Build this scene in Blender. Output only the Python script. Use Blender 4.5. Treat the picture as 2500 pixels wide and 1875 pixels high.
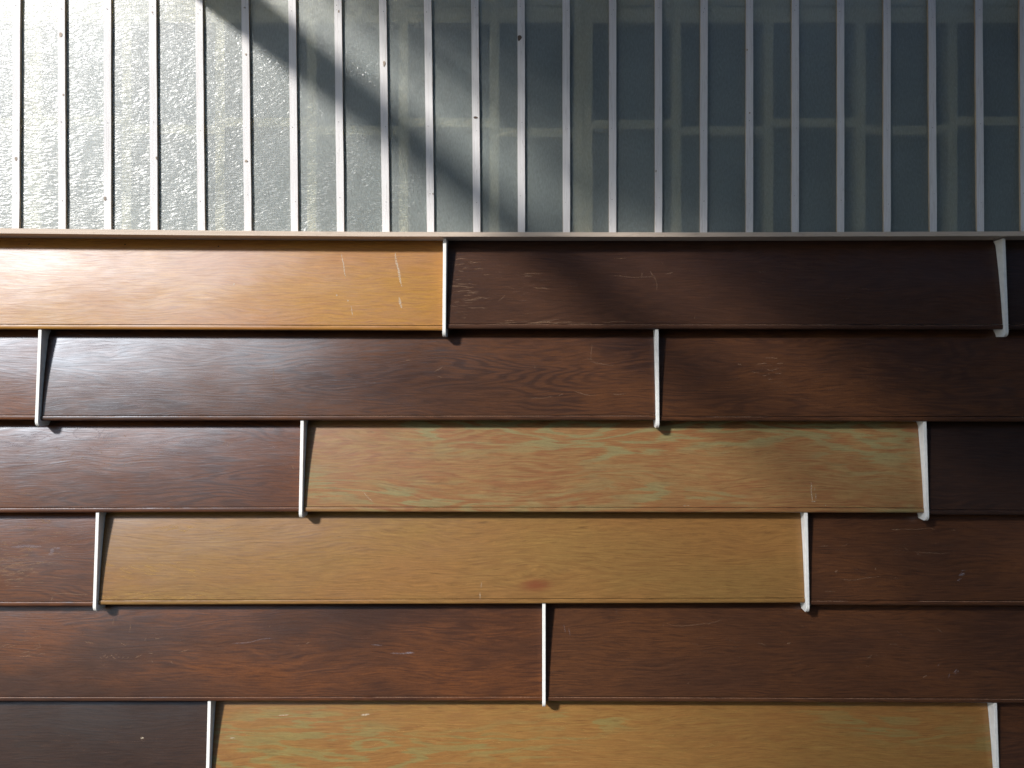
import bpy, bmesh, math, random
from mathutils import Vector
random.seed(7)
S = bpy.context.scene
COL = S.collection
for o in list(bpy.data.objects):
    bpy.data.objects.remove(o)

# ------------------------------------------------------------------ camera
CX, CY, CZ = 0.0, -2.70, 1.55          # eye position, the wall plane is y = 0
FPX, PX, PY = 2025.0, 1320.0, 937.5    # focal length / principal point in photo pixels
cam = bpy.data.cameras.new('camera')
cam.sensor_width = 36.0
cam.lens = 36.0 * FPX / 2500.0
cam.shift_x = -(PX - 1250.0) / 2500.0
cam.clip_start, cam.clip_end = 0.05, 500.0
camo = bpy.data.objects.new('camera', cam)
COL.objects.link(camo)
camo.location = (CX, CY, CZ)
camo.rotation_euler = (math.radians(90), 0, 0)
S.camera = camo

# ------------------------------------------------------------------ sky, sun, exposure
SUN = Vector((-0.88, -1.0, 0.70)).normalized()      # towards the sun
elev = math.asin(SUN.z)
azim = math.atan2(SUN.x, SUN.y)                      # clockwise from +Y
W = bpy.data.worlds.new('World')
S.world = W
W.use_nodes = True
wn = W.node_tree
bg = wn.nodes['Background']
sky = wn.nodes.new('ShaderNodeTexSky')
sky.sky_type = 'NISHITA'
sky.sun_disc = False
sky.sun_elevation = elev
sky.sun_rotation = azim
sky.ozone_density = 3.0
sky.dust_density = 0.5
wn.links.new(sky.outputs[0], bg.inputs[0])
bg.inputs[1].default_value = 0.15
sl = bpy.data.lights.new('sun', 'SUN')
sl.energy = 4.4
sl.angle = math.radians(5.4)
sl.color = (1.0, 0.965, 0.91)
so = bpy.data.objects.new('sun', sl)
COL.objects.link(so)
so.rotation_euler = (-SUN).to_track_quat('-Z', 'Y').to_euler()
S.view_settings.view_transform = 'Standard'
S.view_settings.look = 'None'
S.view_settings.gamma = 1.0
S.view_settings.use_curve_mapping = False
S.view_settings.exposure = 0.27
S.render.engine = 'CYCLES'
S.cycles.max_bounces = 10
S.cycles.transparent_max_bounces = 16

# ------------------------------------------------------------------ helpers
def at(px, py, y=0.0):
    """world x, z of a photo pixel on the plane at depth y"""
    d = (y - CY) / FPX
    return CX + (px - PX) * d, CZ - (py - PY) * d

def link(name, bm, mats, parent=None, smooth=False, **props):
    me = bpy.data.meshes.new(name)
    bmesh.ops.recalc_face_normals(bm, faces=bm.faces)
    bm.to_mesh(me)
    bm.free()
    for m in (mats if isinstance(mats, (list, tuple)) else [mats]):
        me.materials.append(m)
    if any(p.use_smooth for p in me.polygons):
        me.set_sharp_from_angle(angle=math.radians(35))
    o = bpy.data.objects.new(name, me)
    COL.objects.link(o)
    if parent:
        o.parent = parent
    for k, v in props.items():
        o[k] = v
    return o

def thing(name, label, cat, loc=(0, 0, 0)):
    o = bpy.data.objects.new(name, None)
    COL.objects.link(o)
    o.location = loc
    o.empty_display_size = 0.2
    o['label'] = label
    o['category'] = cat
    return o

def box(bm, x0, x1, y0, y1, z0, z1, bevel=0.0, seg=1):
    vs = [bm.verts.new((x, y, z)) for x in (x0, x1) for y in (y0, y1) for z in (z0, z1)]
    fs = [bm.faces.new([vs[i] for i in f]) for f in
          ((0, 1, 3, 2), (4, 6, 7, 5), (0, 4, 5, 1), (2, 3, 7, 6), (0, 2, 6, 4), (1, 5, 7, 3))]
    if bevel:
        es = set(e for f in fs for e in f.edges)
        bmesh.ops.bevel(bm, geom=list(es), offset=bevel, segments=seg, affect='EDGES', profile=0.5)
    return vs

def bar(bm, rows, bevel=0.0):
    """rows: list of cross-section rings (each 4 corners) joined into a bar"""
    rings = [[bm.verts.new(p) for p in r] for r in rows]
    n = len(rings[0])
    fs = []
    for a, b in zip(rings, rings[1:]):
        for i in range(n):
            fs.append(bm.faces.new((a[i], a[(i + 1) % n], b[(i + 1) % n], b[i])))
    fs.append(bm.faces.new(rings[0]))
    fs.append(bm.faces.new(rings[-1][::-1]))
    if bevel:
        es = set()
        for r in rings:
            pass
        for a, b in zip(rings, rings[1:]):
            for i in range(n):
                e = bm.edges.get((a[i], b[i]))
                if e:
                    es.add(e)
        for r in (rings[0], rings[-1]):
            for i in range(n):
                e = bm.edges.get((r[i], r[(i + 1) % n]))
                if e:
                    es.add(e)
        bmesh.ops.bevel(bm, geom=list(es), offset=bevel, segments=2, affect='EDGES', profile=0.5)

# ------------------------------------------------------------------ material tools
class NT:
    def __init__(self, name):
        self.m = bpy.data.materials.new(name)
        self.m.use_nodes = True
        self.t = self.m.node_tree
        self.t.nodes.clear()
        self.out = self.t.nodes.new('ShaderNodeOutputMaterial')
    def n(self, kind, **kw):
        x = self.t.nodes.new('ShaderNode' + kind)
        for k, v in kw.items():
            setattr(x, k, v)
        return x
    def put(self, sock, v):
        if isinstance(v, bpy.types.NodeSocket):
            self.t.links.new(v, sock)
        elif v is not None:
            if isinstance(v, (tuple, list)) and len(v) == 3 and sock.type == 'RGBA':
                v = (*v, 1.0)
            sock.default_value = v
    def coord(self, loc=(0, 0, 0), scale=(1, 1, 1), rot=(0, 0, 0), src=None):
        if src is None:
            src = self.n('TexCoord').outputs['Object']
        mp = self.n('Mapping')
        self.put(mp.inputs[0], src)
        self.put(mp.inputs[1], loc)
        self.put(mp.inputs[2], rot)
        self.put(mp.inputs[3], scale)
        return mp.outputs[0]
    def noise(self, vec, scale=1.0, detail=2.0, rough=0.5, dist=0.0, col=False):
        x = self.n('TexNoise')
        self.put(x.inputs['Vector'], vec)
        self.put(x.inputs['Scale'], scale)
        self.put(x.inputs['Detail'], detail)
        self.put(x.inputs['Roughness'], rough)
        self.put(x.inputs['Distortion'], dist)
        return x.outputs['Color' if col else 'Fac']
    def math(self, op, a, b=0.0, clamp=False):
        x = self.n('Math', operation=op, use_clamp=clamp)
        self.put(x.inputs[0], a)
        self.put(x.inputs[1], b)
        return x.outputs[0]
    def vmath(self, op, a, b):
        x = self.n('VectorMath', operation=op)
        self.put(x.inputs[0], a)
        self.put(x.inputs[1], b)
        return x.outputs[0]
    def ramp(self, fac, lo, hi, a=0.0, b=1.0, smooth=True):
        x = self.n('MapRange', interpolation_type='SMOOTHSTEP' if smooth else 'LINEAR')
        self.put(x.inputs[0], fac)
        for i, v in enumerate((lo, hi, a, b)):
            self.put(x.inputs[1 + i], v)
        return x.outputs[0]
    def mix(self, fac, a, b, mode='MIX'):
        x = self.n('Mix', data_type='RGBA', blend_type=mode)
        self.put(x.inputs[0], fac)
        self.put(x.inputs[6], a)
        self.put(x.inputs[7], b)
        return x.outputs[2]
    def bump(self, h, strength=0.3, dist=0.001, normal=None):
        x = self.n('Bump')
        self.put(x.inputs['Height'], h)
        self.put(x.inputs['Strength'], strength)
        self.put(x.inputs['Distance'], dist)
        if normal is not None:
            self.put(x.inputs['Normal'], normal)
        return x.outputs[0]
    def principled(self, **kw):
        x = self.n('BsdfPrincipled')
        for k, v in kw.items():
            self.put(x.inputs[k.replace('_', ' ')], v)
        return x
    def done(self, shader):
        self.t.links.new(shader, self.out.inputs[0])
        return self.m

def simple(name, col, rough=0.6, var=0.15, scale=(3, 3, 3), spec=0.5):
    k = NT(name)
    f = k.noise(k.coord(scale=scale), 6, 5, 0.6)
    c = k.mix(k.ramp(f, 0.3, 0.7), tuple(v * (1 - var) for v in col), tuple(min(1, v * (1 + var)) for v in col))
    b = k.principled(Base_Color=c, Roughness=rough, Specular_IOR_Level=spec,
                     Normal=k.bump(f, 0.25, 0.002))
    return k.done(b.outputs[0])

def panel_wood(name, base, deep, warm, green=None, seed=0.0, figure=0.5, rough=0.335, pores=0.5, pale=False, sheen=0.45, stain=None):
    """varnished oak board: horizontal grain, cathedral figure, pores, blotchy old varnish"""
    k = NT(name)
    co = k.coord(loc=(seed * 7.31, 0, seed * 3.17))
    warp = k.noise(k.coord(src=co, scale=(1.6, 1, 7)), 1.0, 3, 0.5)
    z_off = k.math('MULTIPLY', k.math('SUBTRACT', warp, 0.5), 0.10)
    comb = k.n('CombineXYZ')
    k.put(comb.inputs[2], z_off)
    wc = k.vmath('ADD', co, comb.outputs[0])
    # contour lines of a smooth field give the cathedral figure
    field = k.noise(k.coord(src=wc, scale=(1.1, 1, 9.0)), 1.0, 2, 0.45)
    bands = k.math('SINE', k.math('MULTIPLY', field, 140.0))
    jag = k.noise(k.coord(src=wc, scale=(15, 1, 300)), 1.0, 4, 0.66)
    bands = k.math('ADD', bands, k.math('MULTIPLY', k.math('SUBTRACT', jag, 0.5), 2.6))
    fig = k.ramp(bands, -0.5, 0.9)
    fine = k.noise(k.coord(src=wc, scale=(10, 1, 230)), 1.0, 5, 0.68)
    dash = k.noise(k.coord(src=wc, scale=(15, 1, 310)), 1.0, 3, 0.6)
    pore = k.ramp(dash, 0.56, 0.70)
    blot = k.noise(k.coord(src=co, scale=(1.7, 1, 4.6)), 1.0, 4, 0.55)
    blot2 = k.noise(k.coord(src=co, loc=(11, 0, 4), scale=(2.6, 1, 6.5)), 1.0, 3, 0.6)
    c = k.mix(k.ramp(blot, 0.33, 0.68), base, warm)
    c = k.mix(k.math('MULTIPLY', k.ramp(fine, 0.42, 0.68), 0.80), c, deep)
    figm = k.math('MULTIPLY', k.math('MULTIPLY', fig, k.ramp(blot2, 0.38, 0.62)), figure)
    c = k.mix(figm, c, deep)
    if green is not None:
        gfield = k.noise(k.coord(src=wc, loc=(3, 0, 9), scale=(1.3, 1, 10)), 1.0, 3, 0.5)
        gb_ = k.math('ADD', k.math('SINE', k.math('MULTIPLY', gfield, 64.0)), k.math('MULTIPLY', k.math('SUBTRACT', jag, 0.5), 5.0))
        zone = k.noise(k.coord(src=co, loc=(1, 0, 2), scale=(1.4, 1, 5)), 1.0, 2, 0.5)
        c = k.mix(k.math('MULTIPLY', k.ramp(gb_, 0.25, 0.55, 0.0, 0.78), k.ramp(zone, 0.42, 0.60)), c, green)
        zone2 = k.noise(k.coord(src=co, loc=(8, 0, 5), scale=(1.4, 1, 5)), 1.0, 2, 0.5)
        c = k.mix(k.math('MULTIPLY', k.ramp(gb_, -0.30, -0.65, 0.0, 0.72), k.math('MULTIPLY', k.ramp(zone2, 0.36, 0.60), min(1.0, figure + 0.05))), c, deep)
    c = k.mix(k.math('MULTIPLY', pore, pores), c, tuple(v * (0.55 if pale else 1.9) for v in deep))
    fib = k.noise(k.coord(src=wc, loc=(2, 0, 6), scale=(11, 1, 240)), 1.0, 4, 0.78)
    fv = k.ramp(fib, 0.32, 0.68, 0.72 if pale else 0.76, 1.14 if pale else 1.18, False)
    fcol = k.n('CombineColor')
    for i_ in range(3):
        k.put(fcol.inputs[i_], fv)
    c = k.mix(1.0, c, fcol.outputs[0], 'MULTIPLY')
    if stain:
        sx, sz, rx, rz, sc_ = stain
        dv = k.vmath('MULTIPLY', k.vmath('SUBTRACT', k.n('TexCoord').outputs['Object'], (sx, 0, sz)), (1 / rx, 0, 1 / rz))
        ln = k.n('VectorMath', operation='LENGTH')
        k.put(ln.inputs[0], dv)
        dd = k.math('ADD', ln.outputs['Value'], k.math('MULTIPLY', k.math('SUBTRACT', jag, 0.5), 0.9))
        c = k.mix(k.ramp(dd, 0.1, 1.15, 0.8, 0.0), c, sc_)
    speck = k.noise(k.coord(src=co, scale=(160, 160, 260)), 1.0, 2, 0.5)
    c = k.mix(k.ramp(speck, 0.3, 0.75, 0.0, 0.22), c, tuple(v * 0.6 for v in base))
    h = k.math('ADD', k.math('MULTIPLY', fine, 1.0), k.math('SUBTRACT', k.math('MULTIPLY', fig, 0.16), k.math('MULTIPLY', pore, 0.2)))
    nrm = k.bump(h, 0.4, 0.0006)
    wav = k.noise(k.coord(src=co, scale=(3.0, 1, 9)), 1.0, 2, 0.5)
    nrm = k.bump(wav, 0.35, 0.004, nrm)
    r = k.ramp(k.math('ADD', k.math('MULTIPLY', blot, 0.5), k.math('MULTIPLY', fine, 0.5)), 0.3, 0.7, rough - 0.05, rough + 0.07, False)
    b = k.principled(Base_Color=c, Roughness=0.7, Specular_IOR_Level=0.12, Normal=nrm)
    g = k.n('BsdfGlossy', distribution='BECKMANN')
    k.put(g.inputs['Color'], (0.76, 0.86, 1.0))
    k.put(g.inputs['Roughness'], r)
    k.put(g.inputs['Normal'], nrm)
    fr = k.n('Fresnel')
    k.put(fr.inputs[0], 1.0 + sheen)
    k.put(fr.inputs[1], nrm)
    mx = k.n('MixShader')
    worn = k.ramp(k.math('ADD', k.math('MULTIPLY', blot2, 0.6), k.math('MULTIPLY', jag, 0.4)), 0.35, 0.65, 0.55, 1.1)
    k.put(mx.inputs[0], k.math('MULTIPLY', fr.outputs[0], worn))
    k.t.links.new(b.outputs[0], mx.inputs[1])
    k.t.links.new(g.outputs[0], mx.inputs[2])
    return k.done(mx.outputs[0])

def white_timber(name, col, along='z', seed=0.0, streak=0.5):
    k = NT(name)
    src = k.n('TexCoord').outputs['Object']
    sc = (260, 120, 5) if along == 'z' else (4, 120, 260)
    oi = k.n('ObjectInfo')
    comb = k.n('CombineXYZ')
    k.put(comb.inputs[0], k.math('MULTIPLY', oi.outputs['Random'], 40.0))
    k.put(comb.inputs[2], k.math('MULTIPLY', oi.outputs['Random'], 23.0))
    co = k.vmath('ADD', src, comb.outputs[0])
    g = k.noise(k.coord(src=co, scale=sc), 1.0, 5, 0.6, 0.4)
    sc2 = (55, 20, 2.2) if along == 'z' else (2.2, 20, 55)
    g2 = k.noise(k.coord(src=co, scale=sc2), 1.0, 3, 0.6, 1.2)
    line = k.math('ABSOLUTE', k.math('SUBTRACT', g2, 0.5))
    c = k.mix(k.ramp(g, 0.35, 0.75, 0, streak), col, tuple(v * f for v, f in zip(col, (0.80, 0.76, 0.73))))
    c = k.mix(k.ramp(line, 0.0, 0.018, 0.30, 0.0), c, tuple(v * f for v, f in zip(col, (0.50, 0.46, 0.44))))
    b = k.principled(Base_Color=c, Roughness=0.55, Specular_IOR_Level=0.35, Normal=k.bump(g, 0.3, 0.0005))
    return k.done(b.outputs[0])

def mark_mat(name, col, alpha=0.6, rough=0.5):
    k = NT(name)
    d = k.n('BsdfDiffuse')
    k.put(d.inputs[0], col)
    t = k.n('BsdfTransparent')
    f = k.noise(k.coord(scale=(300, 300, 300)), 1.0, 2, 0.5)
    mx = k.n('MixShader')
    k.put(mx.inputs[0], k.ramp(f, 0.30, 0.62, alpha * 0.25, alpha))
    k.t.links.new(t.outputs[0], mx.inputs[1])
    k.t.links.new(d.outputs[0], mx.inputs[2])
    return k.done(mx.outputs[0])

def sheet_mat():
    """rippled glass-fibre sheet: milky greenish resin, glossy wrinkled face, rough see-through"""
    k = NT('fibreglass_face')
    src = k.n('TexCoord').outputs['Object']
    wob = k.noise(k.coord(src=src, scale=(9, 9, 9)), 1.0, 2, 0.5, col=True)
    wv = k.vmath('MULTIPLY', k.vmath('SUBTRACT', wob, (0.5, 0.5, 0.5)), (0.05, 0.0, 0.05))
    co = k.vmath('ADD', src, wv)
    # wrinkles drawn out along a slanting direction
    w1 = k.noise(k.coord(src=co, rot=(0, math.radians(28), 0), scale=(40, 85, 135)), 1.0, 2.5, 0.5, 0.6)
    w2 = k.noise(k.coord(src=co, rot=(0, math.radians(-58), 0), scale=(30, 60, 160)), 1.0, 2.5, 0.5, 0.5)
    sel = k.ramp(k.noise(k.coord(src=src, scale=(1.4, 1, 2.2)), 1.0, 2, 0.5), 0.4, 0.6)
    wr = k.n('Mix', data_type='FLOAT')
    k.put(wr.inputs[0], sel)
    k.put(wr.inputs[2], w1)
    k.put(wr.inputs[3], w2)
    amp = k.ramp(k.noise(k.coord(src=src, scale=(2.2, 1, 2.8), loc=(5, 0, 3)), 1.0, 3, 0.5), 0.3, 0.7, 0.55, 1.0)
    hgt = k.math('MULTIPLY', wr.outputs[0], amp)
    nrm = k.bump(hgt, 1.0, 0.0056)
    fib = k.noise(k.coord(src=co, rot=(0, math.radians(40), 0), scale=(230, 400, 75)), 1.0, 3, 0.6)
    fib2 = k.noise(k.coord(src=co, rot=(0, math.radians(-50), 0), scale=(210, 400, 70)), 1.0, 3, 0.6)
    cloud = k.noise(k.coord(src=src, scale=(2.5, 1, 2.5)), 1.0, 4, 0.6)
    f = k.math('ADD', k.math('MULTIPLY', fib, 0.5), k.math('MULTIPLY', fib2, 0.5))
    milk = k.ramp(k.math('ADD', f, k.math('MULTIPLY', cloud, 0.5)), 0.52, 0.98, 0.13, 0.30)
    dif = k.n('BsdfDiffuse')
    k.put(dif.inputs[0], (0.60, 0.70, 0.66))
    tr = k.n('BsdfTransparent')
    k.put(tr.inputs[0], (0.96, 0.985, 0.975))
    rf = k.n('BsdfRefraction')
    k.put(rf.inputs[0], (0.96, 0.985, 0.975))
    k.put(rf.inputs[1], 0.45)
    k.put(rf.inputs[2], 1.08)
    see = k.n('MixShader')
    k.put(see.inputs[0], 0.14)
    k.t.links.new(tr.outputs[0], see.inputs[1])
    k.t.links.new(rf.outputs[0], see.inputs[2])
    body = k.n('MixShader')
    k.put(body.inputs[0], milk)
    k.t.links.new(see.outputs[0], body.inputs[1])
    k.t.links.new(dif.outputs[0], body.inputs[2])
    gl = k.n('BsdfGlossy')
    k.put(gl.inputs['Color'], (1, 1, 1))
    k.put(gl.inputs['Roughness'], 0.25)
    k.put(gl.inputs['Normal'], nrm)
    fr = k.n('Fresnel')
    k.put(fr.inputs[0], 1.52)
    k.put(fr.inputs[1], nrm)
    top = k.n('MixShader')
    k.put(top.inputs[0], fr.outputs[0])
    k.t.links.new(body.outputs[0], top.inputs[1])
    k.t.links.new(gl.outputs[0], top.inputs[2])
    # a second, broad gloss from the fibre weave
    gl2 = k.n('BsdfGlossy')
    k.put(gl2.inputs['Color'], (1, 1, 1))
    k.put(gl2.inputs['Roughness'], 0.46)
    k.put(gl2.inputs['Normal'], k.bump(f, 0.6, 0.0012))
    hz = k.n('MixShader')
    k.put(hz.inputs[0], 0.07)
    k.t.links.new(top.outputs[0], hz.inputs[1])
    k.t.links.new(gl2.outputs[0], hz.inputs[2])
    return k.done(hz.outputs[0])

def clear_mat():
    k = NT('fibreglass_back')
    tr = k.n('BsdfTransparent')
    k.put(tr.inputs[0], (0.95, 0.97, 0.96))
    return k.done(tr.outputs[0])

# ------------------------------------------------------------------ materials
M_FIN = simple('fin_paint', (0.80, 0.79, 0.76), 0.45, 0.05, (4, 4, 9))
M_BATTEN = white_timber('batten_wood', (0.78, 0.76, 0.76), 'z')
M_LEDGE = white_timber('ledge_wood', (0.60, 0.49, 0.40), 'x')
M_STUD = white_timber('stud_wood', (0.86, 0.74, 0.50), 'z', streak=0.3)
M_BACK = simple('backing_felt', (0.050, 0.074, 0.090), 0.8, 0.2)
M_SHEET = sheet_mat()
M_SHEET_BACK = clear_mat()
M_NAIL = simple('nail_steel', (0.22, 0.20, 0.19), 0.5, 0.2)
M_KNOT = simple('knot_wood', (0.13, 0.085, 0.06), 0.6, 0.3)
M_KNOT_PALE = simple('pale_knot_wood', (0.34, 0.27, 0.21), 0.6, 0.3)
M_BATTEN_SIDE = simple('shaded_batten_side', (0.46, 0.36, 0.26), 0.7, 0.15, (6, 6, 2))  # tan puts the brown shade of the white batten sides into the colour
M_PALE_MARK = mark_mat('pale_scratch', (0.32, 0.20, 0.13), 0.42)
M_FAINT_MARK = mark_mat('faint_scratch', (0.17, 0.10, 0.07), 0.28)
M_WHITE_MARK = mark_mat('white_scuff', (0.66, 0.55, 0.42), 0.55)
M_GREY_MARK = mark_mat('grey_scuff_and_sheen', (0.34, 0.30, 0.33), 0.28)
M_WORN = mark_mat('worn_edge', (0.36, 0.21, 0.14), 0.6)
M_WORN_PALE = mark_mat('worn_edge_pale', (0.24, 0.12, 0.04), 0.5)
M_HOLE = simple('nail_hole', (0.01, 0.008, 0.008), 0.8, 0.1)

DARK = dict(base=(0.074, 0.0295, 0.0135), deep=(0.034, 0.0138, 0.0074), warm=(0.106, 0.0395, 0.0140))
REDB = dict(base=(0.098, 0.0345, 0.0140), deep=(0.041, 0.0148, 0.0076), warm=(0.140, 0.0470, 0.0140))
BLCK = dict(base=(0.033, 0.0160, 0.0108), deep=(0.018, 0.0092, 0.0068), warm=(0.042, 0.0190, 0.0112))  # near black: shade at the wall's right end is put into the colour
GOLD = dict(base=(0.415, 0.205, 0.034), deep=(0.305, 0.120, 0.025), warm=(0.37, 0.160, 0.036), pale=True)
OAKR = dict(base=(0.285, 0.182, 0.074), deep=(0.235, 0.084, 0.032), warm=(0.285, 0.155, 0.058), green=(0.235, 0.215, 0.098), pale=True)
OAKT = dict(base=(0.270, 0.152, 0.046), deep=(0.195, 0.092, 0.027), warm=(0.272, 0.130, 0.039), pale=True)
OAKG = dict(base=(0.270, 0.150, 0.042), deep=(0.220, 0.092, 0.026), warm=(0.275, 0.132, 0.038), green=(0.215, 0.178, 0.062), pale=True)

# ------------------------------------------------------------------ the ground
k = NT('yard_asphalt')
gco = k.coord()
gn = k.noise(gco, 1.3, 6, 0.6)
gf = k.noise(gco, 60, 3, 0.6)
gc = k.mix(k.ramp(gn, 0.3, 0.7), (0.055, 0.054, 0.052), (0.085, 0.083, 0.080))
gc = k.mix(k.ramp(gf, 0.4, 0.8, 0, 0.4), gc, (0.04, 0.04, 0.04))
gb = k.principled(Base_Color=gc, Roughness=0.85, Normal=k.bump(gf, 0.3, 0.004))
M_GROUND = k.done(gb.outputs[0])
bm = bmesh.new()
vs = [bm.verts.new(p) for p in ((-150, -150, 0), (150, -150, 0), (150, 150, 0), (-150, 150, 0))]
bm.faces.new(vs)
link('ground', bm, M_GROUND, kind='structure')

# ------------------------------------------------------------------ panelled wall
XL, XR = -2.75, 2.55
wall = thing('panelled_wall', 'wall of overlapping dark brown and honey coloured wood panels with white fins', 'wall', (0, 0, 0))
# a plain core behind the panels keeps daylight out of the joints
bm = bmesh.new()
box(bm, XL, XR, 0.060, 0.16, 0.0, at(0, 585, 0.0)[1])
link('wall_core', bm, simple('core_board', (0.03, 0.025, 0.02), 0.9), wall)

LIPY, TOPY, TH = -0.036, 0.012, 0.016     # lip front, surface just under the lip above, board thickness
BEAD = 0.0155                               # height of the bead along the bottom edge

def prof(s, h):
    """panel surface depth; s = 0 under the lip above, 1 at its own lip (bellied: steeper at the top)"""
    return TOPY + (LIPY + 0.0016 - TOPY) * (1.40 * s - 0.40 * s * s) + 0.012 * max(0.0, 1 - max(s, 0.0) / 0.075) ** 2

class Panel:
    def __init__(self, row_top, x0, x1, zl, zr, mat, label=None, worn=None, tl=None):
        """row_top: z of the lip above; zl, zr: bottom z at the two ends"""
        self.x0, self.x1, self.zl, self.zr, self.zt = x0, x1, zl, zr, row_top
        cx = 0.5 * (x0 + x1)
        NX, NZ = 24, 40
        up = 0.028
        bm = bmesh.new()
        grid, back = [], []
        for i in range(NX + 1):
            x = x0 + (x1 - x0) * i / NX
            col_, colb = [], []
            zb = self.zb(x) + BEAD + 0.0016
            for j in range(NZ + 1):
                z = zb + (self.zt + up - zb) * (1 - j / NZ)
                y = self.y(x, z)
                col_.append(bm.verts.new((x - cx, y, z)))
                colb.append(bm.verts.new((x - cx, y + TH, z)))
            # groove above the bead
            grid.append(col_); back.append(colb)
        for i in range(NX):
            for j in range(NZ):
                f = bm.faces.new((grid[i][j], grid[i + 1][j], grid[i + 1][j + 1], grid[i][j + 1]))
                f.smooth = True
                bm.faces.new((back[i][j], back[i][j + 1], back[i + 1][j + 1], back[i + 1][j]))
            bm.faces.new((grid[i][0], back[i][0], back[i + 1][0], grid[i + 1][0]))
            bm.faces.new((grid[i][NZ], grid[i + 1][NZ], back[i + 1][NZ], back[i][NZ]))
        for i in (0, NX):
            for j in range(NZ):
                bm.faces.new((grid[i][j], grid[i][j + 1], back[i][j + 1], back[i][j]))
        kw = {'label': label} if label else {}
        self.o = link('wood_panel', bm, mat, wall, **kw)
        self.o.location.x = cx
        self.cx = cx
        # rounded bead along the bottom edge
        bm = bmesh.new()
        sect = []
        r = 0.0062
        yb = LIPY
        sect.append((yb + TH, BEAD)); sect.append((yb + 0.0035, BEAD))
        sect.append((yb + 0.0008, BEAD - 0.0010)); sect.append((yb, BEAD - 0.0028))
        for a in range(0, 100, 15):
            t = math.radians(a)
            sect.append((yb + r - r * math.cos(t), r - r * math.sin(t)))
        sect.append((yb + TH, 0.0))
        rings = []
        NB = 30
        for i in range(NB + 1):
            x = x0 + (x1 - x0) * i / NB
            z = self.zb(x)
            rings.append([bm.verts.new((x - cx, y, z + dz)) for y, dz in sect])
        m = len(sect)
        for a, b in zip(rings, rings[1:]):
            for q in range(m):
                f = bm.faces.new((a[q], b[q], b[(q + 1) % m], a[(q + 1) % m]))
                f.smooth = 2 <= q < m - 2
        bm.faces.new(rings[0]); bm.faces.new(rings[-1][::-1])
        self.bead = link('edge_bead', bm, mat, self.o)
        if worn:
            self.wear(worn, M_WORN_PALE if mat.name.startswith('pale') else M_WORN)
    def zb(self, x):
        t = (x - self.x0) / (self.x1 - self.x0)
        return self.zl + (self.zr - self.zl) * t
    def y(self, x, z):
        zb = self.zb(x)
        s = (self.zt - z) / (self.zt - zb)
        return prof(s, 0)
    def wear(self, amount, mat):
        """rubbed, paler arris along the top of the bead, broken up"""
        rnd = random.Random(int(self.x0 * 1000) + int(self.zl * 977))
        bm = bmesh.new()
        x = self.x0 + 0.004
        while x < self.x1 - 0.01:
            L = rnd.uniform(0.05, 0.30)
            left = max(0.0, min(1.0, 1.15 - (x + 1.7) / 4.2))
            if rnd.random() < amount * (0.55 + 0.6 * left):
                e = min(x + L, self.x1 - 0.004)
                n = max(2, int((e - x) / 0.012))
                w0 = rnd.uniform(0.0007, 0.0011)
                pts = []
                for q in range(n + 1):
                    xx = x + (e - x) * q / n
                    w = w0 * (0.6 + 0.6 * rnd.random()) * min(1, 4 * min(q, n - q) / n + 0.25)
                    zc = self.zb(xx) + BEAD - 0.0017
                    pts.append((bm.verts.new((xx - self.cx, LIPY - 0.0004, zc - w)), bm.verts.new((xx - self.cx, LIPY + 0.0004, zc + w))))
                for (a, b), (c, d) in zip(pts, pts[1:]):
                    bm.faces.new((a, c, d, b))
            x += L * rnd.uniform(0.8, 1.15)
        if len(bm.faces):
            link('worn_edge', bm, mat, self.bead, kind='stuff')
        else:
            bm.free()
    def scratch(self, sets):
        """sets: (mat, list of (px, py, length_px, angle_deg, width_px, bend))"""
        for mat, name, items in sets:
            bm = bmesh.new()
            for (px, py, L, ang, w, bend) in items:
                x, z = at(px, py, -0.01)
                L *= 0.00133; w *= 0.00133
                n = max(4, int(L / 0.006))
                n = min(n, 30)
                a = math.radians(ang)
                pts = []
                ph = random.uniform(0, 6)
                for q in range(n + 1):
                    t = q / n - 0.5
                    u = t * L
                    v = bend * L * (t * t - 0.08) + 0.012 * L * math.sin(ph + 9 * t)
                    xx = x + u * math.cos(a) - v * math.sin(a)
                    zz = z + u * math.sin(a) + v * math.cos(a)
                    ww = w * 0.5 * (1 - (2 * abs(t)) ** 3 * 0.85) * random.uniform(0.7, 1.25)
                    e = []
                    for sgn in (-1, 1):
                        ex = xx - sgn * ww * math.sin(a)
                        ez = zz + sgn * ww * math.cos(a)
                        ex = min(max(ex, self.x0 + 0.001), self.x1 - 0.001)
                        ez = min(max(ez, self.zb(ex) + BEAD + 0.002), self.zt + 0.02)
                        e.append(bm.verts.new((ex - self.cx, self.y(ex, ez) - 0.0003, ez)))
                    pts.append(e)
                for (a0, b0), (c0, d0) in zip(pts, pts[1:]):
                    try:
                        bm.faces.new((a0, c0, d0, b0))
                    except ValueError:
                        pass
            link(name, bm, mat, self.o, kind='stuff')

# rows: z of the lip line, given by photo pixel rows at the lip depth
def zpx(py, y=LIPY):
    return at(0, py, y)[1]
def xpx(px, y=LIPY):
    return at(px, 0, y)[0]

FIN_HALF = 0.0053
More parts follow.
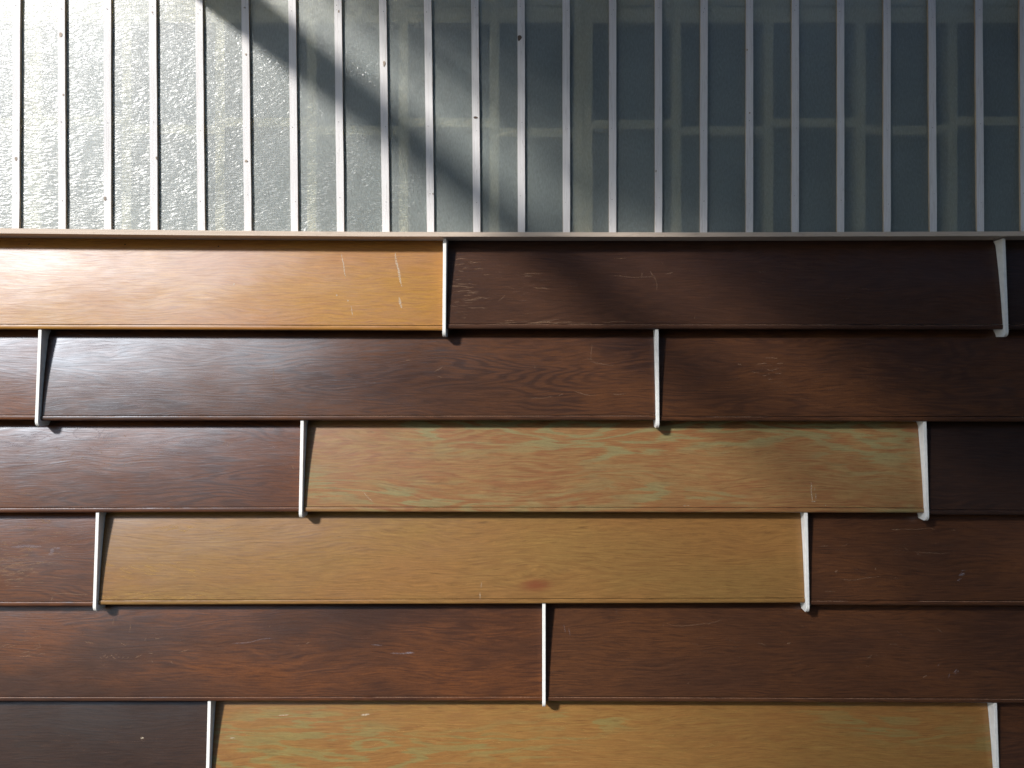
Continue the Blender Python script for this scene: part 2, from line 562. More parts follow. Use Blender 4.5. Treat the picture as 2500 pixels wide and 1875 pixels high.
# fins: (row, front-top px, front-bottom px (tip))
FINS = [(0, 1085.8, 822), (0, 2450.6, 822), (0, -430, 820),
        (1, 97.6, 1042), (1, 1604, 1045.5),
        (2, 737.6, 1266), (2, 2258, 1273), (2, -560, 1270),
        (3, 238, 1495), (3, 1968, 1497),
        (4, 1328, 1729), (4, -330, 1731), (4, 2790, 1733),
        (5, 511, 1962), (5, 2430, 1964)]
FRONT_T, FRONT_B = -0.029, -0.048
ROWTOP = [582, 804, 1027.5, 1251, 1475, 1714, 1945]
fx = {}
for r, px, tip in FINS:
    fx.setdefault(r, []).append((at(px, 0, FRONT_T)[0], px, tip))
for r in fx:
    fx[r].sort()

# panel list per row, left to right: bottom px at left end, at right end, material spec, label, wear
def mk(i, nm, spec, **kw):
    d = dict(spec); d.update(kw)
    return panel_wood(nm, seed=i + 1.0, **d)
STX = at(1308, 0, -0.02)[0] - 0.5 * (at(238, 0, FRONT_T)[0] + at(1968, 0, FRONT_T)[0])
ROWS = {
    0: [(798, 800, ('dark_wood', DARK, {}), None, 0.4),
        (802, 807, ('pale_gold_wood', GOLD, dict(figure=0.25, rough=0.385, pores=0.35, sheen=0.54)), 'golden yellow panel fading to a pinkish sheen at its left', 0.35),
        (803, 804, ('dark_wood', DARK, dict(figure=0.4, base=(0.056, 0.0245, 0.0140), warm=(0.074, 0.0300, 0.0140))), None, 0.85),
        (804, 806, ('dark_or_shaded_wood', BLCK, {}), None, 0.3)],
    1: [(1024, 1025.5, ('red_brown_wood', REDB, {}), None, 0.95),
        (1027, 1026, ('dark_wood', DARK, dict(figure=0.75, pores=0.6, rough=0.34, sheen=0.62)), 'dark brown panel with a pale blue sheen over its left end', 0.95),
        (1028, 1031, ('dark_wood', DARK, dict(figure=0.5)), None, 0.7)],
    2: [(1254, 1254, ('dark_wood', DARK, {}), None, 0.7),
        (1254, 1250, ('red_brown_wood', REDB, dict(figure=0.7, rough=0.34, sheen=0.58)), 'red brown panel with a chalky bloom along its upper left', 0.9),
        (1250, 1252.5, ('pale_red_oak', OAKR, dict(figure=0.62, rough=0.40, pores=0.6)), 'pale oak panel streaked with red and green figure', 0.3),
        (1257, 1260, ('dark_or_shaded_wood', BLCK, {}), None, 0.6)],
    3: [(1481.5, 1481, ('red_brown_wood', REDB, dict(figure=0.5)), 'red brown panel scored with many short pale scratches', 0.95),
        (1477.5, 1472.5, ('pale_tan_oak', OAKT, dict(figure=0.45, rough=0.40, pores=0.6, stain=(STX, at(0, 1427, -0.02)[1], 0.062, 0.026, (0.17, 0.040, 0.016)))), 'honey tan oak panel with a small red stain', 0.3),
        (1478, 1481.5, ('dark_wood', DARK, dict(figure=0.3)), None, 0.75)],
    4: [(1714, 1714, ('dark_wood', DARK, {}), None, 0.8),
        (1713.5, 1712.6, ('warm_brown_wood', REDB, dict(figure=0.6, base=(0.044, 0.019, 0.011))), None, 0.95),
        (1713, 1719, ('dark_wood', DARK, dict(figure=0.35)), None, 0.85),
        (1719, 1719, ('dark_wood', DARK, {}), None, 0.8)],
    5: [(1944, 1944, ('dark_or_shaded_wood', BLCK, dict(figure=0.3)), None, 0.8),
        (1942, 1945, ('pale_green_oak', OAKG, dict(figure=0.30, rough=0.40, pores=0.55)), 'honey oak panel with faint green and orange streaks in the lowest row', 0.3),
        (1946, 1948, ('dark_wood', DARK, {}), None, 0.8)],
}
panels = {}
idx = 0
for r, plist in ROWS.items():
    xs = [XL] + [f[0] for f in fx[r]] + [XR]
    for c, (bl, br, (nm, spec, kw), label, worn) in enumerate(plist):
        idx += 1
        x0 = xs[c] + (FIN_HALF + 0.0012 if c else 0)
        x1 = xs[c + 1] - (FIN_HALF + 0.0008 if c < len(xs) - 2 else 0)
        m = mk(idx, nm, spec, **kw)
        panels[(r, c)] = Panel(zpx(ROWTOP[r]), x0, x1, zpx(bl), zpx(br), m, label, worn)
# last row, below the picture, down to the plinth
m = mk(40, 'dark_wood', DARK)
panels[(6, 0)] = Panel(zpx(1945), XL, XR, 0.02, 0.02, m, None, None)

# white fins between the panels
def make_fin(r, px, tip):
    x = at(px, 0, FRONT_T)[0]
    zt = zpx(ROWTOP[r]) + 0.001
    zb = at(0, tip, FRONT_B)[1]
    yt, yb = FRONT_T, FRONT_B
    rad = 0.017
    pts = [(0.040, zt), (yt, zt)]
    # rounded nose
    for a in range(0, 91, 15):
        t = math.radians(a)
        pts.append((yb + rad - rad * math.cos(t), zb + rad - rad * math.sin(t)))
    pts.append((0.040, zb + 0.004))
    bm = bmesh.new()
    A = [bm.verts.new((-FIN_HALF, y, z)) for y, z in pts]
    B = [bm.verts.new((FIN_HALF, y, z)) for y, z in pts]
    fa = bm.faces.new(A); fb = bm.faces.new(B[::-1])
    n = len(pts)
    for i in range(n):
        bm.faces.new((A[i], B[i], B[(i + 1) % n], A[(i + 1) % n]))
    es = [e for e in list(fa.edges) + list(fb.edges)]
    bmesh.ops.bevel(bm, geom=es, offset=0.0011, segments=2, affect='EDGES', profile=0.5)
    o = link('divider_fin', bm, M_FIN, wall)
    o.location.x = x
    return o
for r, px, tip in FINS:
    make_fin(r, px, tip)

# ---------------------------------------------------------------- scratches, scuffs and painted grain sheen
R = random.Random(21)
def cluster(cx, cy, sx, sy, n, l0, l1, ang, ja, w0, w1):
    return [(R.gauss(cx, sx), R.gauss(cy, sy), R.uniform(l0, l1), R.gauss(ang, ja), R.uniform(w0, w1), R.uniform(-0.12, 0.12)) for _ in range(n)]
P = panels
# golden panel: two vertical wipes and flecks
P[(0, 1)].scratch([(M_WHITE_MARK, 'scuff_marks',
    [(838, 648, 62, -78, 3.5, 0.05), (972, 658, 88, -77, 5.5, 0.08), (979, 740, 28, -76, 6, 0.05)]
    + [(x, y, 5, 70, 4, 0) for x, y in ((824, 722), (852, 735), (573, 694))] + [(862, 760, 26, -80, 2.0, 0)]),
    (M_HOLE, 'nail_holes', [(60, 593, 4, 0, 4, 0), (297, 594, 4, 0, 4, 0), (528, 599, 4, 0, 4, 0)])])
P[(0, 2)].scratch([(M_PALE_MARK, 'scratches',
    cluster(1135, 700, 25, 40, 46, 8, 34, 2, 6, 1.0, 1.8) + cluster(1300, 790, 90, 4, 26, 20, 70, 3, 3, 0.9, 1.6)
    + [(1300, 668, 48, 2, 2.2, 0), (1293, 674, 24, 2, 2.4, 0), (1226, 729, 26, 42, 1.6, 0), (1322, 704, 42, -3, 2.0, .05),
       (1545, 676, 120, -2, 1.3, 0), (1567, 672, 14, 82, 1.6, 0), (1591, 668, 16, -60, 1.6, 0), (1634, 667, 20, 12, 2.2, .2),
       (1601, 690, 40, 100, 1.4, .3), (1516, 630, 32, 4, 1.4, .1), (1862, 664, 20, 0, 1.6, 0), (1693, 777, 6, 100, 2, 0), (1861, 692, 4, 90, 2, 0)]),
    (M_FAINT_MARK, 'faint_scratches', cluster(1250, 700, 90, 45, 60, 6, 40, 2, 14, 1.0, 1.8) + cluster(1900, 700, 250, 60, 30, 8, 50, 2, 25, 1.0, 1.6))])
P[(1, 0)].scratch([(M_PALE_MARK, 'scratches', cluster(40, 960, 25, 15, 8, 8, 24, 2, 12, 1.2, 1.8))])
P[(1, 1)].scratch([(M_PALE_MARK, 'scratches',
    [(669, 917, 48, 90, 1.5, .05), (996, 879, 14, 0, 1.6, 0), (1070, 902, 26, 28, 1.6, .1), (1368, 964, 15, 25, 2.2, 0),
     (1320, 971, 60, 4, 1.4, .1), (1430, 962, 60, -10, 1.6, .25), (1510, 962, 34, 4, 1.4, .2), (1470, 888, 60, -10, 1.4, .2),
     (1440, 877, 14, 0, 1.5, 0), (1444, 858, 40, 84, 1.2, 0), (1075, 920, 14, -20, 1.6, 0), (902, 823, 4, 90, 2, 0), (1306, 895, 10, 85, 1.5, 0)]),
    (M_FAINT_MARK, 'faint_scratches', cluster(900, 920, 350, 60, 22, 6, 40, 2, 22, 0.8, 1.4)),
    (M_GREY_MARK, 'grain_sheen_marks', cluster(280, 945, 110, 22, 60, 20, 110, 2, 3, 1.0, 2.2) + cluster(420, 900, 130, 26, 26, 20, 90, 4, 5, 1.0, 2.0) + cluster(230, 840, 60, 14, 22, 20, 90, 4, 6, 1.2, 2.4))])  # grey strokes paint the sheen that the open grain catches
P[(1, 2)].scratch([(M_PALE_MARK, 'scratches', cluster(1885, 905, 20, 14, 10, 8, 24, -4, 8, 1.2, 2) + [(1884, 874, 34, -2, 1.8, 0), (1806, 890, 10, -10, 2, .2), (2350, 872, 26, 3, 1.2, 0)]),
    (M_FAINT_MARK, 'faint_scratches', cluster(1950, 930, 150, 45, 55, 8, 36, 2, 12, 1.0, 1.6))])
P[(2, 1)].scratch([(M_PALE_MARK, 'scratches',
    [(546, 1082, 16, 55, 1.8, 0), (556, 1088, 10, 70, 2, 0), (562, 1081, 14, 15, 1.6, 0), (717, 1141, 12, -60, 2, .3), (10, 1168, 12, 0, 2.4, 0), (372, 1161, 4, 40, 3, 0)]
    + cluster(230, 1120, 110, 16, 50, 3, 14, 5, 25, 1.4, 2.4) + cluster(40, 1202, 20, 4, 6, 10, 30, -4, 3, 1.4, 2.2)),
    (M_GREY_MARK, 'grain_sheen_marks', cluster(60, 1075, 40, 10, 26, 14, 60, 3, 9, 2, 4.5) + cluster(400, 1085, 110, 12, 34, 20, 80, 3, 4, 1.2, 2.4)  # grey strokes paint the sheen on the grain; a ring of strokes follows
     + [(205 + 30 * math.cos(a), 1058 + 14 * math.sin(a), 20, -math.degrees(math.atan2(14 * math.cos(a), -30 * math.sin(a))), 2.4, 0) for a in [i * 0.45 for i in range(14)]]
     + cluster(250, 1066, 8, 10, 10, 8, 24, 75, 12, 2, 3.5))])
P[(2, 2)].scratch([(M_WHITE_MARK, 'scuff_marks', [(1977, 1198, 46, 91, 2.2, 0), (1981, 1222, 12, 0, 2, 0), (1987, 1210, 14, 90, 1.6, 0), (1985, 1192, 8, 90, 1.2, 0),
    (900, 1210, 40, -45, 1.2, .1), (1669, 1232, 6, 20, 2, 0), (1678, 1232, 4, 0, 2, 0), (2010, 1231, 4, 70, 2, 0)])])
P[(3, 0)].scratch([(M_PALE_MARK, 'scratches',
    cluster(45, 1382, 45, 22, 120, 8, 36, 1, 5, 1.0, 2.2) + cluster(110, 1300, 45, 22, 40, 6, 30, 3, 14, 1.0, 2) + cluster(100, 1272, 16, 4, 8, 8, 18, -8, 20, 1.6, 2.6)
    + [(12, 1328, 28, -38, 2.2, .1), (70, 1290, 26, 2, 2.4, 0), (175, 1446, 100, -1, 1.8, 0), (135, 1461, 20, 66, 2, .3), (72, 1342, 12, 80, 5, 0), (76, 1344, 10, 0, 4, 0), (100, 1372, 180, 0, 1.2, 0)]),
    (M_GREY_MARK, 'scuff_marks', [(64, 1334, 74, 1, 6, 0), (128, 1345, 14, 70, 9, 0), (140, 1338, 18, 0, 5, 0), (126, 1352, 16, 10, 6, 0)])])
P[(3, 1)].scratch([(M_WHITE_MARK, 'scuff_marks', [(1173, 1455, 26, 88, 1.8, 0), (1176, 1425, 16, 84, 1.2, 0)]),
    (mark_mat('light_fleck', (0.50, 0.30, 0.10), 0.5), 'light_flecks', cluster(420, 1385, 90, 12, 34, 12, 44, -6, 8, 1.2, 2.4) + cluster(440, 1455, 90, 8, 34, 10, 40, 6, 12, 1.2, 2.2) + cluster(430, 1285, 70, 10, 14, 14, 40, 8, 8, 1.2, 2.2))])
P[(3, 2)].scratch([(M_PALE_MARK, 'scratches',
    [(2190, 1294, 22, -2, 3, .1), (2245, 1293, 90, 1, 1.6, 0), (2331, 1296, 14, 0, 1.8, 0), (2240, 1351, 20, -40, 1.6, 0), (2241, 1349, 16, 60, 1.6, 0), (2266, 1349, 44, -2, 1.8, .2),
     (2303, 1350, 46, 1, 1.2, 0), (2134, 1386, 6, 80, 3, 0), (2038, 1393, 8, 20, 3.4, 0), (2095, 1410, 100, 5, 1.3, .15), (2020, 1440, 26, 0, 1.2, 0), (2210, 1338, 16, -50, 1.4, 0),
     (2012, 1333, 20, 4, 1.6, 0), (2062, 1331, 26, 22, 1.4, .3)]),
    (M_GREY_MARK, 'scuff_marks', [(2343, 1400, 16, 20, 7, 0), (2336, 1412, 12, 30, 4, 0), (2348, 1391, 14, 5, 2.5, 0)]),
    (M_FAINT_MARK, 'faint_scratches', cluster(2150, 1350, 120, 40, 45, 6, 34, 3, 20, 1.0, 1.8))])
P[(4, 1)].scratch([(M_PALE_MARK, 'scratches',
    [(316, 1534, 26, 88, 1.8, .05), (273, 1520, 12, 75, 1.6, 0), (284, 1512, 8, 80, 1.6, 0), (98, 1572, 18, -65, 1.8, .1), (65, 1500, 6, 90, 2.4, 0), (61, 1540, 6, 90, 2, 0),
     (341, 1600, 20, 25, 2.2, .2), (302, 1572, 18, -25, 2, .2), (218, 1568, 20, -8, 2.4, 0), (384, 1559, 12, 0, 2, 0), (371, 1593, 12, 0, 2.2, 0), (450, 1588, 26, 14, 1.8, .1),
     (375, 1612, 8, -60, 2, 0), (423, 1614, 10, -50, 2.2, .2), (258, 1621, 6, 70, 1.8, 0), (355, 1560, 8, 60, 1.6, 0), (657, 1531, 8, 70, 1.4, 0), (728, 1574, 8, 10, 1.8, 0), (752, 1569, 10, 30, 1.6, 0)]
    + cluster(285, 1598, 20, 4, 9, 4, 12, 20, 40, 1.6, 2.4) + cluster(60, 1585, 30, 12, 10, 10, 28, 10, 10, 1.2, 1.8)),
    (M_GREY_MARK, 'scuff_marks', [(616, 1565, 100, 9, 1.8, .05), (984, 1593, 60, 1, 3, 0), (1000, 1592, 20, 4, 4.5, 0), (920, 1574, 26, -3, 1.8, 0)]),
    (M_FAINT_MARK, 'faint_scratches', cluster(420, 1590, 220, 45, 60, 6, 30, 5, 25, 1.0, 1.8))])
P[(4, 2)].scratch([(M_FAINT_MARK, 'faint_scratches',
    cluster(1750, 1600, 260, 50, 60, 8, 44, -3, 18, 1.0, 1.6) + [(1505, 1497, 30, 110, 1.4, .6), (1516, 1510, 26, 20, 1.4, -.6), (1545, 1500, 22, -20, 1.2, .3)]),
    (M_PALE_MARK, 'scratches', [(1700, 1524, 150, 5, 1.2, .35), (1620, 1527, 8, 95, 1.6, 0), (1926, 1570, 12, 8, 3, 0), (1860, 1572, 24, -15, 1.4, 0), (2118, 1603, 10, -5, 3, 0), (2123, 1600, 10, 40, 1.6, 0),
     (2180, 1572, 20, 2, 1.4, 0), (2253, 1647, 14, 35, 2.2, 0), (2380, 1637, 10, 85, 1.6, 0), (2295, 1540, 24, -40, 1.2, 0), (1961, 1529, 8, -50, 1.6, 0), (1677, 1664, 6, 20, 2, 0)]),
    (M_GREY_MARK, 'scuff_marks', cluster(2325, 1640, 10, 14, 5, 5, 14, 60, 15, 2, 3) + cluster(1378, 1550, 6, 10, 2, 14, 30, -75, 5, 1.0, 1.4))])
P[(5, 0)].scratch([(M_WHITE_MARK, 'scratches', [(348, 1801, 8, 8, 4, 0)]),
    (M_FAINT_MARK, 'faint_scratches', cluster(250, 1800, 110, 20, 30, 8, 34, 4, 8, 1.0, 1.8) + [(355, 1808, 20, -10, 1.6, 0), (260, 1866, 20, 90, 1.6, 0)])])
P[(5, 1)].scratch([(M_WHITE_MARK, 'scuff_marks', [(890, 1748, 22, 6, 4, 0), (568, 1801, 14, 4, 2.5, 0), (690, 1749, 26, 4, 2, 0)]),
    (mark_mat('light_fleck_low', (0.46, 0.28, 0.09), 0.45), 'light_flecks', cluster(1250, 1800, 380, 40, 70, 10, 40, 3, 10, 1.0, 1.8))])

# ------------------------------------------------------------------ ledge between the screen and the panels
LEDGE_Y = -0.055
ledge_pts = [(-700, 553, 567), (0, 557, 569.5), (450, 562, 574), (900, 566, 577), (1700, 567.5, 578), (2500, 564.7, 575.6), (3200, 563, 573)]
bm = bmesh.new()
rows = []
for px, t, b in ledge_pts:
    x, zt = at(px, t, LEDGE_Y)
    zb = at(px, b, LEDGE_Y)[1]
    rows.append([(x, LEDGE_Y, zb), (x, LEDGE_Y, zt), (x, 0.058, zt), (x, 0.058, zb)])
bar(bm, rows, 0.0012)
ledge = link('ledge', bm, M_LEDGE)
ledge['label'] = 'long pale wooden ledge under the translucent screen and above the wood panels'
ledge['category'] = 'ledge'

# ------------------------------------------------------------------ translucent screen with battens
SCREEN_TOP = 3.02
screen = thing('translucent_screen', 'rippled translucent fibreglass screen with white upright battens above the ledge', 'screen')
zs = at(0, 553, 0)[1] - 0.035
bm = bmesh.new()
box(bm, XL, XR, 0.0, 0.0025, at(0, 569, 0)[1], SCREEN_TOP)
for f in bm.faces:
    f.material_index = 0 if f.calc_center_median().y < 0.0005 else 1
link('fibreglass_sheet', bm, [M_SHEET, M_SHEET_BACK], screen)

BAT = [(-186, -188), (-73, -75), (40.7, 37.8), (149.3, 151.3), (261.6, 262.4), (372, 376), (485, 491.5), (598, 605), (712.8, 719), (824.7, 831.2),
       (934, 942), (1044, 1051), (1159, 1164), (1272, 1273), (1382, 1383), (1495.7, 1495.7), (1607.6, 1607.6), (1718.8, 1718),
       (1830, 1830), (1941.7, 1941.7), (2052.4, 2052.4), (2165.5, 2166), (2275, 2278.6), (2390, 2394), (2498, 2501), (2610, 2613), (2722, 2725)]
BY0, BW = -0.0095, 0.0118
KNOTS = {3: [(85, 3.6, 5, -1), (232, 2, 3, 5)], 2: [(388, 3, 5, 1)], 5: [(386, 3, 4, 8), (30, 1.5, 2, 0)], 7: [(393, 3.4, 3, -2), (133, 2.2, 2.6, 1), (19, 1.6, 2, 0)], 13: [(93, 5.2, 7, -4)], 12: [(287, 5, 3, 0)],
         10: [(155, 3.0, 8, 2)], 18: [(122, 2, 2.2, -6), (276, 2, 2, 0)], 9: [(28, 1.8, 3, 2)], 4: [(485, 3, 5, -6)], 11: [(473, 1.4, 2, 7)], 16: [(418, 1.4, 2.6, -6)]}
rb = random.Random(5)
for i, (xt, xb) in enumerate(BAT):
    x0, zt = at(xt, 0, BY0)
    x1 = at(xb, 562, BY0)[0]
    pyb = 562
    # bottom of each batten rests on the ledge (ledge height differs a little along its length)
    for (pa, ta, _), (pb, tb, _) in zip(ledge_pts, ledge_pts[1:]):
        if pa <= xb <= pb:
            pyb = ta + (tb - ta) * (xb - pa) / (pb - pa)
    zb = at(0, pyb, LEDGE_Y)[1] + 0.0005
    slope = (x1 - x0) / (at(0, 562, BY0)[1] - zt)
    cx0 = x1 + slope * (zb - at(0, 562, BY0)[1])
    cx1 = cx0 + slope * (SCREEN_TOP - zb)
    bm = bmesh.new()
    rows = []
    N = 9
    for q in range(N + 1):
        t = q / N
        x = cx0 + (cx1 - cx0) * t + (rb.gauss(0, 0.0002) if 0 < q < N else 0)
        z = zb + (SCREEN_TOP - zb) * t
        w = BW + rb.gauss(0, 0.0001)
        d = BY0 + rb.gauss(0, 0.0005)
        rows.append([(x - w, d, z), (x + w, d, z), (x + w, -0.0006, z), (x - w, -0.0006, z)])
    bar(bm, rows, 0.0010)
    bm.normal_update()
    for f in bm.faces:
        if abs(f.normal.x) > 0.9:
            f.material_index = 1
    b = link('batten', bm, [M_BATTEN, M_BATTEN_SIDE], screen)
    # nail heads
    bm = bmesh.new()
    ny = [rb.uniform(12, 30), rb.uniform(290, 320), rb.uniform(470, 500)]
    for py in ny + [ny[0] + rb.uniform(8, 18)] * (rb.random() < 0.4):
        z = at(0, py, BY0)[1]
        x = cx0 + slope * (z - zb) + rb.uniform(-0.004, 0.004)
        rr = rb.uniform(0.0006, 0.0012)
        ring = [bm.verts.new((x + rr * math.cos(a), BY0 - 0.0018, z + rr * 1.2 * math.sin(a))) for a in [j * math.pi / 4 for j in range(8)]]
        ring2 = [bm.verts.new((v.co.x, BY0 + 0.001, v.co.z)) for v in ring]
        bm.faces.new(ring)
        for j in range(8):
            bm.faces.new((ring[j], ring2[j], ring2[(j + 1) % 8], ring[(j + 1) % 8]))
    link('nail_heads', bm, M_NAIL, b, kind='stuff')
    for (py, rx, rz, dx) in KNOTS.get(i, ()):
        z = at(0, py, BY0)[1]
        x = cx0 + slope * (z - zb) + dx * 0.00133
        bm = bmesh.new()
        pts = []
        for j in range(14):
            a = j * 2 * math.pi / 14
            q = rb.uniform(0.75, 1.2)
            px_ = x + rx * 0.00133 * q * math.cos(a)
            xc = cx0 + slope * (z - zb)
            px_ = min(max(px_, xc - BW + 0.0008), xc + BW - 0.0008)
            pts.append(bm.verts.new((px_, BY0 - 0.0016, z + rz * 0.00133 * q * math.sin(a))))
        pts2 = [bm.verts.new((v.co.x, BY0 + 0.002, v.co.z)) for v in pts]
        bm.faces.new(pts)
        for j in range(14):
            bm.faces.new((pts[j], pts2[j], pts2[(j + 1) % 14], pts[(j + 1) % 14]))
        link('knot', bm, M_KNOT if i in (13, 12) else M_KNOT_PALE, b)

# ------------------------------------------------------------------ stud frame behind the sheet
frame = thing('stud_frame', 'cream timber stud frame seen blurred through the translucent screen', 'frame')
SY0, SY1 = 0.010, 0.057
STUD = [-1266 + 224.3 * 3, -145, 79, 309, 537, 761, 985, 1207, 1424, 1652, 1877, 2102, 2326, 2550, 2774]
zb = at(0, 566, 0)[1]
for i, px in enumerate(STUD):
    x = at(px, 0, SY0)[0]
    bm = bmesh.new()
    if px in (79, 1424):
        box(bm, x - 0.0305, x - 0.0008, SY0, SY1, zb, SCREEN_TOP, 0.001)
        o = link('stud', bm, M_STUD, frame)
        bm = bmesh.new()
        box(bm, x + 0.0008, x + 0.0305, SY0, SY1, zb, SCREEN_TOP, 0.001)
    else:
        w = 0.0158
        box(bm, x - w, x + w, SY0, SY1, zb, SCREEN_TOP, 0.001)
    link('stud', bm, M_STUD, frame)
NOG = [300, 297, 293, 315, 298, 318, 299, 323, 303, 319, 299, 317, 295, 317]
for (a, b), py in zip(zip(STUD, STUD[1:]), NOG):
    xa, z = at(a, py, SY0)
    xb_ = at(b, py, SY0)[0]
    ha = 0.0315 if a in (79, 1424) else 0.0165
    hb = 0.0315 if b in (79, 1424) else 0.0165
    bm = bmesh.new()
    box(bm, xa + ha, xb_ - hb, SY0 + 0.001, SY1 - 0.004, z - 0.0150, z + 0.0150, 0.001)
    link('noggin', bm, M_STUD, frame)
bm = bmesh.new()
for (a, b) in zip(STUD, STUD[1:]):
    pass
bm.free()
for (a, b) in zip(STUD, STUD[1:]):
    xa, xb_ = at(a, 0, SY0)[0], at(b, 0, SY0)[0]
    ha = 0.0315 if a in (79, 1424) else 0.0165
    hb = 0.0315 if b in (79, 1424) else 0.0165
    bm = bmesh.new()
    box(bm, xa + ha, xb_ - hb, SY0 + 0.002, SY1 - 0.004, at(0, 55, SY0)[1], at(0, 16, SY0)[1], 0.001)
    link('head_rail', bm, M_STUD, frame)
    bm = bmesh.new()
    box(bm, xa + ha, xb_ - hb, SY0 + 0.004, SY1 - 0.004, at(0, 12, SY0)[1], at(0, -60, SY0)[1], 0.001)
    link('head_rail', bm, M_STUD, frame)
bm = bmesh.new()
box(bm, XL, XR, SY1 + 0.002, SY1 + 0.05, zb, SCREEN_TOP)
link('backing_board', bm, M_BACK, frame)

# ------------------------------------------------------------------ canopy over the right of the wall (it casts the slanting shade)
canopy = thing('timber_canopy', 'timber canopy on beams fixed over the right of the wall', 'canopy')
M_BEAM = simple('canopy_timber', (0.11, 0.08, 0.055), 0.7, 0.25, (2, 12, 12))
def beam(x, w, z0, z1, y1, name='beam'):
    bm = bmesh.new()
    box(bm, x - w / 2, x + w / 2, -y1, 0.16, z0, z1, 0.004)
    link(name, bm, M_BEAM, canopy)
bx = -1.20
CANOPY_D = 3.1
beam(bx, 0.055, 3.03 - 0.15, 3.03, CANOPY_D)
kp = NT('shade_fill_polycarbonate')  # translucent roofing added to brighten the shade under the canopy
pd = kp.n('BsdfDiffuse'); kp.put(pd.inputs[0], (0.25, 0.29, 0.33))
pt = kp.n('BsdfTranslucent'); kp.put(pt.inputs[0], (0.44, 0.52, 0.61))
pm = kp.n('MixShader'); kp.put(pm.inputs[0], 0.75)
kp.t.links.new(pd.outputs[0], pm.inputs[1]); kp.t.links.new(pt.outputs[0], pm.inputs[2])
M_POLY = kp.done(pm.outputs[0])
RZ = 3.30                                  # roof deck on purlins; slat gaps and sheets added to grade and fill the shade
x = bx + 0.055 / 2 + 0.21 - 0.34
for wd, gap in ((0.05, 0.065), (0.09, 0.045), (0.12, 0.03), (0.12, 0.02)):
    bm = bmesh.new()
    box(bm, x, x + wd, -CANOPY_D - 0.05, 0.16, RZ, RZ + 0.025, 0.002)
    link('shade_grading_slat', bm, M_BEAM, canopy)
    x += wd + gap
x_sheet = x
while x < 3.2:
    bm = bmesh.new()
    box(bm, x, x + 0.60, -CANOPY_D - 0.05, 0.16, RZ + 0.001, RZ + 0.011)
    link('light_fill_roof_sheet', bm, M_POLY, canopy)
    x += 0.602
for py_ in (0.12, 1.55, 2.95):
    bm = bmesh.new()
    box(bm, bx - 0.13, 3.2, -py_ - 0.025, -py_ + 0.025, RZ - 0.085, RZ - 0.001, 0.002)
    link('purlin', bm, M_BEAM, canopy)
for xb2 in (0.3, 1.75, 3.12):
    beam(xb2, 0.055, 3.03 - 0.15, 3.03, CANOPY_D)
for xb2 in (bx, 0.3, 1.75, 3.12):
    for py_ in (0.12, 1.55, 2.95):
        bm = bmesh.new()
        box(bm, xb2 - 0.02, xb2 + 0.02, -py_ - 0.02, -py_ + 0.02, 3.029, RZ - 0.084)
        link('spacer_block', bm, M_BEAM, canopy)
bm = bmesh.new()
box(bm, bx - 0.05, 3.2, -CANOPY_D - 0.10, -CANOPY_D - 0.055, 2.80, 2.98, 0.004)
link('fascia', bm, M_BEAM, canopy)
for px_ in (3.1,):
    bm = bmesh.new()
    box(bm, px_ - 0.06, px_ + 0.06, -CANOPY_D - 0.10, -CANOPY_D + 0.02, 0.0, 2.80, 0.004)
    link('post', bm, M_BEAM, canopy)

# ------------------------------------------------------------------ unseen building added to keep the sky off the right of the wall
house = thing('sky_blocking_building', 'plain grey unseen building added to block sky light from the right of the wall', 'building')
M_BRICK = simple('grey_render', (0.11, 0.112, 0.118), 0.85, 0.25, (6, 6, 14))
M_ROOF = simple('roof_tile', (0.07, 0.05, 0.045), 0.8, 0.25)
M_DOOR = simple('door_paint', (0.05, 0.07, 0.06), 0.5, 0.1)
HX0, HX1, HY = -3.4, 14.0, -9.5
bm = bmesh.new()
box(bm, HX0, HX1, HY - 5.0, HY, 0.0, 8.2)
link('wall', bm, M_BRICK, house)
bm = bmesh.new()
box(bm, HX0 - 0.3, HX1 + 0.3, HY - 5.3, HY + 0.3, 8.2, 8.45, 0.02)
link('roof', bm, M_ROOF, house)
M_PANE = simple('window_pane', (0.02, 0.025, 0.03), 0.1, 0.05)
M_FRAME = simple('window_frame_paint', (0.35, 0.34, 0.32), 0.5, 0.05)
for wx in (-2.0, 0.6, 3.2, 5.8, 8.4, 11.0):
    for wz in (1.0, 3.6, 6.0):
        if wz == 1.0 and wx == 3.2:
            bm = bmesh.new()
            box(bm, wx, wx + 1.0, HY + 0.003, HY + 0.06, 0.02, 2.1, 0.004)
            link('door', bm, M_DOOR, house)
            continue
        bm = bmesh.new()
        for x0, x1, z0, z1 in ((wx, wx + 0.07, wz, wz + 1.4), (wx + 1.03, wx + 1.1, wz, wz + 1.4), (wx + 0.07, wx + 1.03, wz, wz + 0.07), (wx + 0.07, wx + 1.03, wz + 1.33, wz + 1.4), (wx + 0.52, wx + 0.58, wz + 0.07, wz + 1.33)):
            box(bm, x0, x1, HY + 0.003, HY + 0.05, z0, z1)
        f = link('window', bm, M_FRAME, house)
        bm = bmesh.new()
        box(bm, wx + 0.07, wx + 1.03, HY + 0.004, HY + 0.02, wz + 0.07, wz + 1.33)
        link('pane', bm, M_PANE, f)

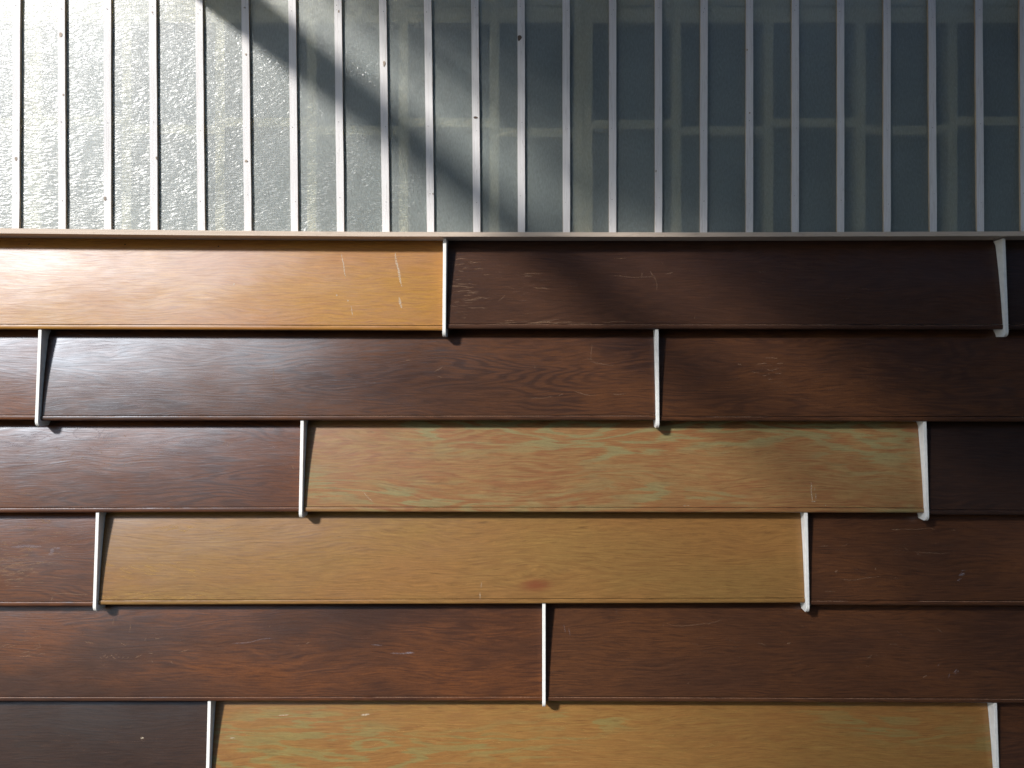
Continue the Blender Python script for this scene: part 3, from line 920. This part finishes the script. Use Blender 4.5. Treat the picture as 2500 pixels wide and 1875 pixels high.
# ------------------------------------------------------------------ unseen tree added so its thin crown dims the lower right of the wall
TX, TY, TZ = -3.1, -5.6, 4.0
tree = thing('added_shade_tree', 'small thin crowned unseen tree added to dapple the lower right of the wall', 'tree', (TX, TY, 0))
M_BARK = simple('bark', (0.10, 0.075, 0.055), 0.9, 0.3, (8, 8, 2))
kk = NT('leaf_green')
ld = kk.n('BsdfDiffuse'); kk.put(ld.inputs[0], (0.06, 0.09, 0.025))
lt = kk.n('BsdfTranslucent'); kk.put(lt.inputs[0], (0.08, 0.11, 0.025))
lm = kk.n('MixShader'); kk.put(lm.inputs[0], 0.35)
kk.t.links.new(ld.outputs[0], lm.inputs[1]); kk.t.links.new(lt.outputs[0], lm.inputs[2])
M_LEAF = kk.done(lm.outputs[0])
rt = random.Random(11)
bm = bmesh.new()
def limb(p, q, r0, r1):
    p, q = Vector(p), Vector(q)
    d = (q - p).normalized()
    u = d.orthogonal().normalized(); v = d.cross(u)
    ra = [bm.verts.new(p + (u * math.cos(a) + v * math.sin(a)) * r0) for a in [i * math.pi / 4 for i in range(8)]]
    rb_ = [bm.verts.new(q + (u * math.cos(a) + v * math.sin(a)) * r1) for a in [i * math.pi / 4 for i in range(8)]]
    for i in range(8):
        bm.faces.new((ra[i], ra[(i + 1) % 8], rb_[(i + 1) % 8], rb_[i]))
    bm.faces.new(ra); bm.faces.new(rb_[::-1])
limb((0, 0, 0), (0.05, 0, 2.4), 0.10, 0.075)
limb((0.05, 0, 2.4), (0.0, 0.05, 4.6), 0.075, 0.02)
for i in range(9):
    a = rt.uniform(0, 6.28)
    z0 = rt.uniform(2.3, 4.2)
    L = rt.uniform(0.7, 1.3)
    limb((0.03, 0, z0), (L * math.cos(a), L * math.sin(a), z0 + rt.uniform(0.3, 0.9)), 0.03, 0.008)
link('trunk', bm, M_BARK, tree)
bm = bmesh.new()
clumps = [(rt.gauss(0, 0.85), rt.gauss(0, 0.6), rt.gauss(4.0, 0.75)) for _ in range(60)]
for cx_, cy_, cz_ in clumps:
    for _ in range(62):
        c = Vector((rt.gauss(cx_, 0.22), rt.gauss(cy_, 0.22), max(2.0, rt.gauss(cz_, 0.2))))
        u = Vector((rt.gauss(0, 1), rt.gauss(0, 1), rt.gauss(0, 0.6))).normalized()
        v = u.orthogonal().normalized()
        l, w = rt.uniform(0.035, 0.055), rt.uniform(0.018, 0.028)
        bm.faces.new([bm.verts.new(p) for p in (c - u * l, c + v * w, c + u * l, c - v * w)])
link('crown', bm, M_LEAF, tree)
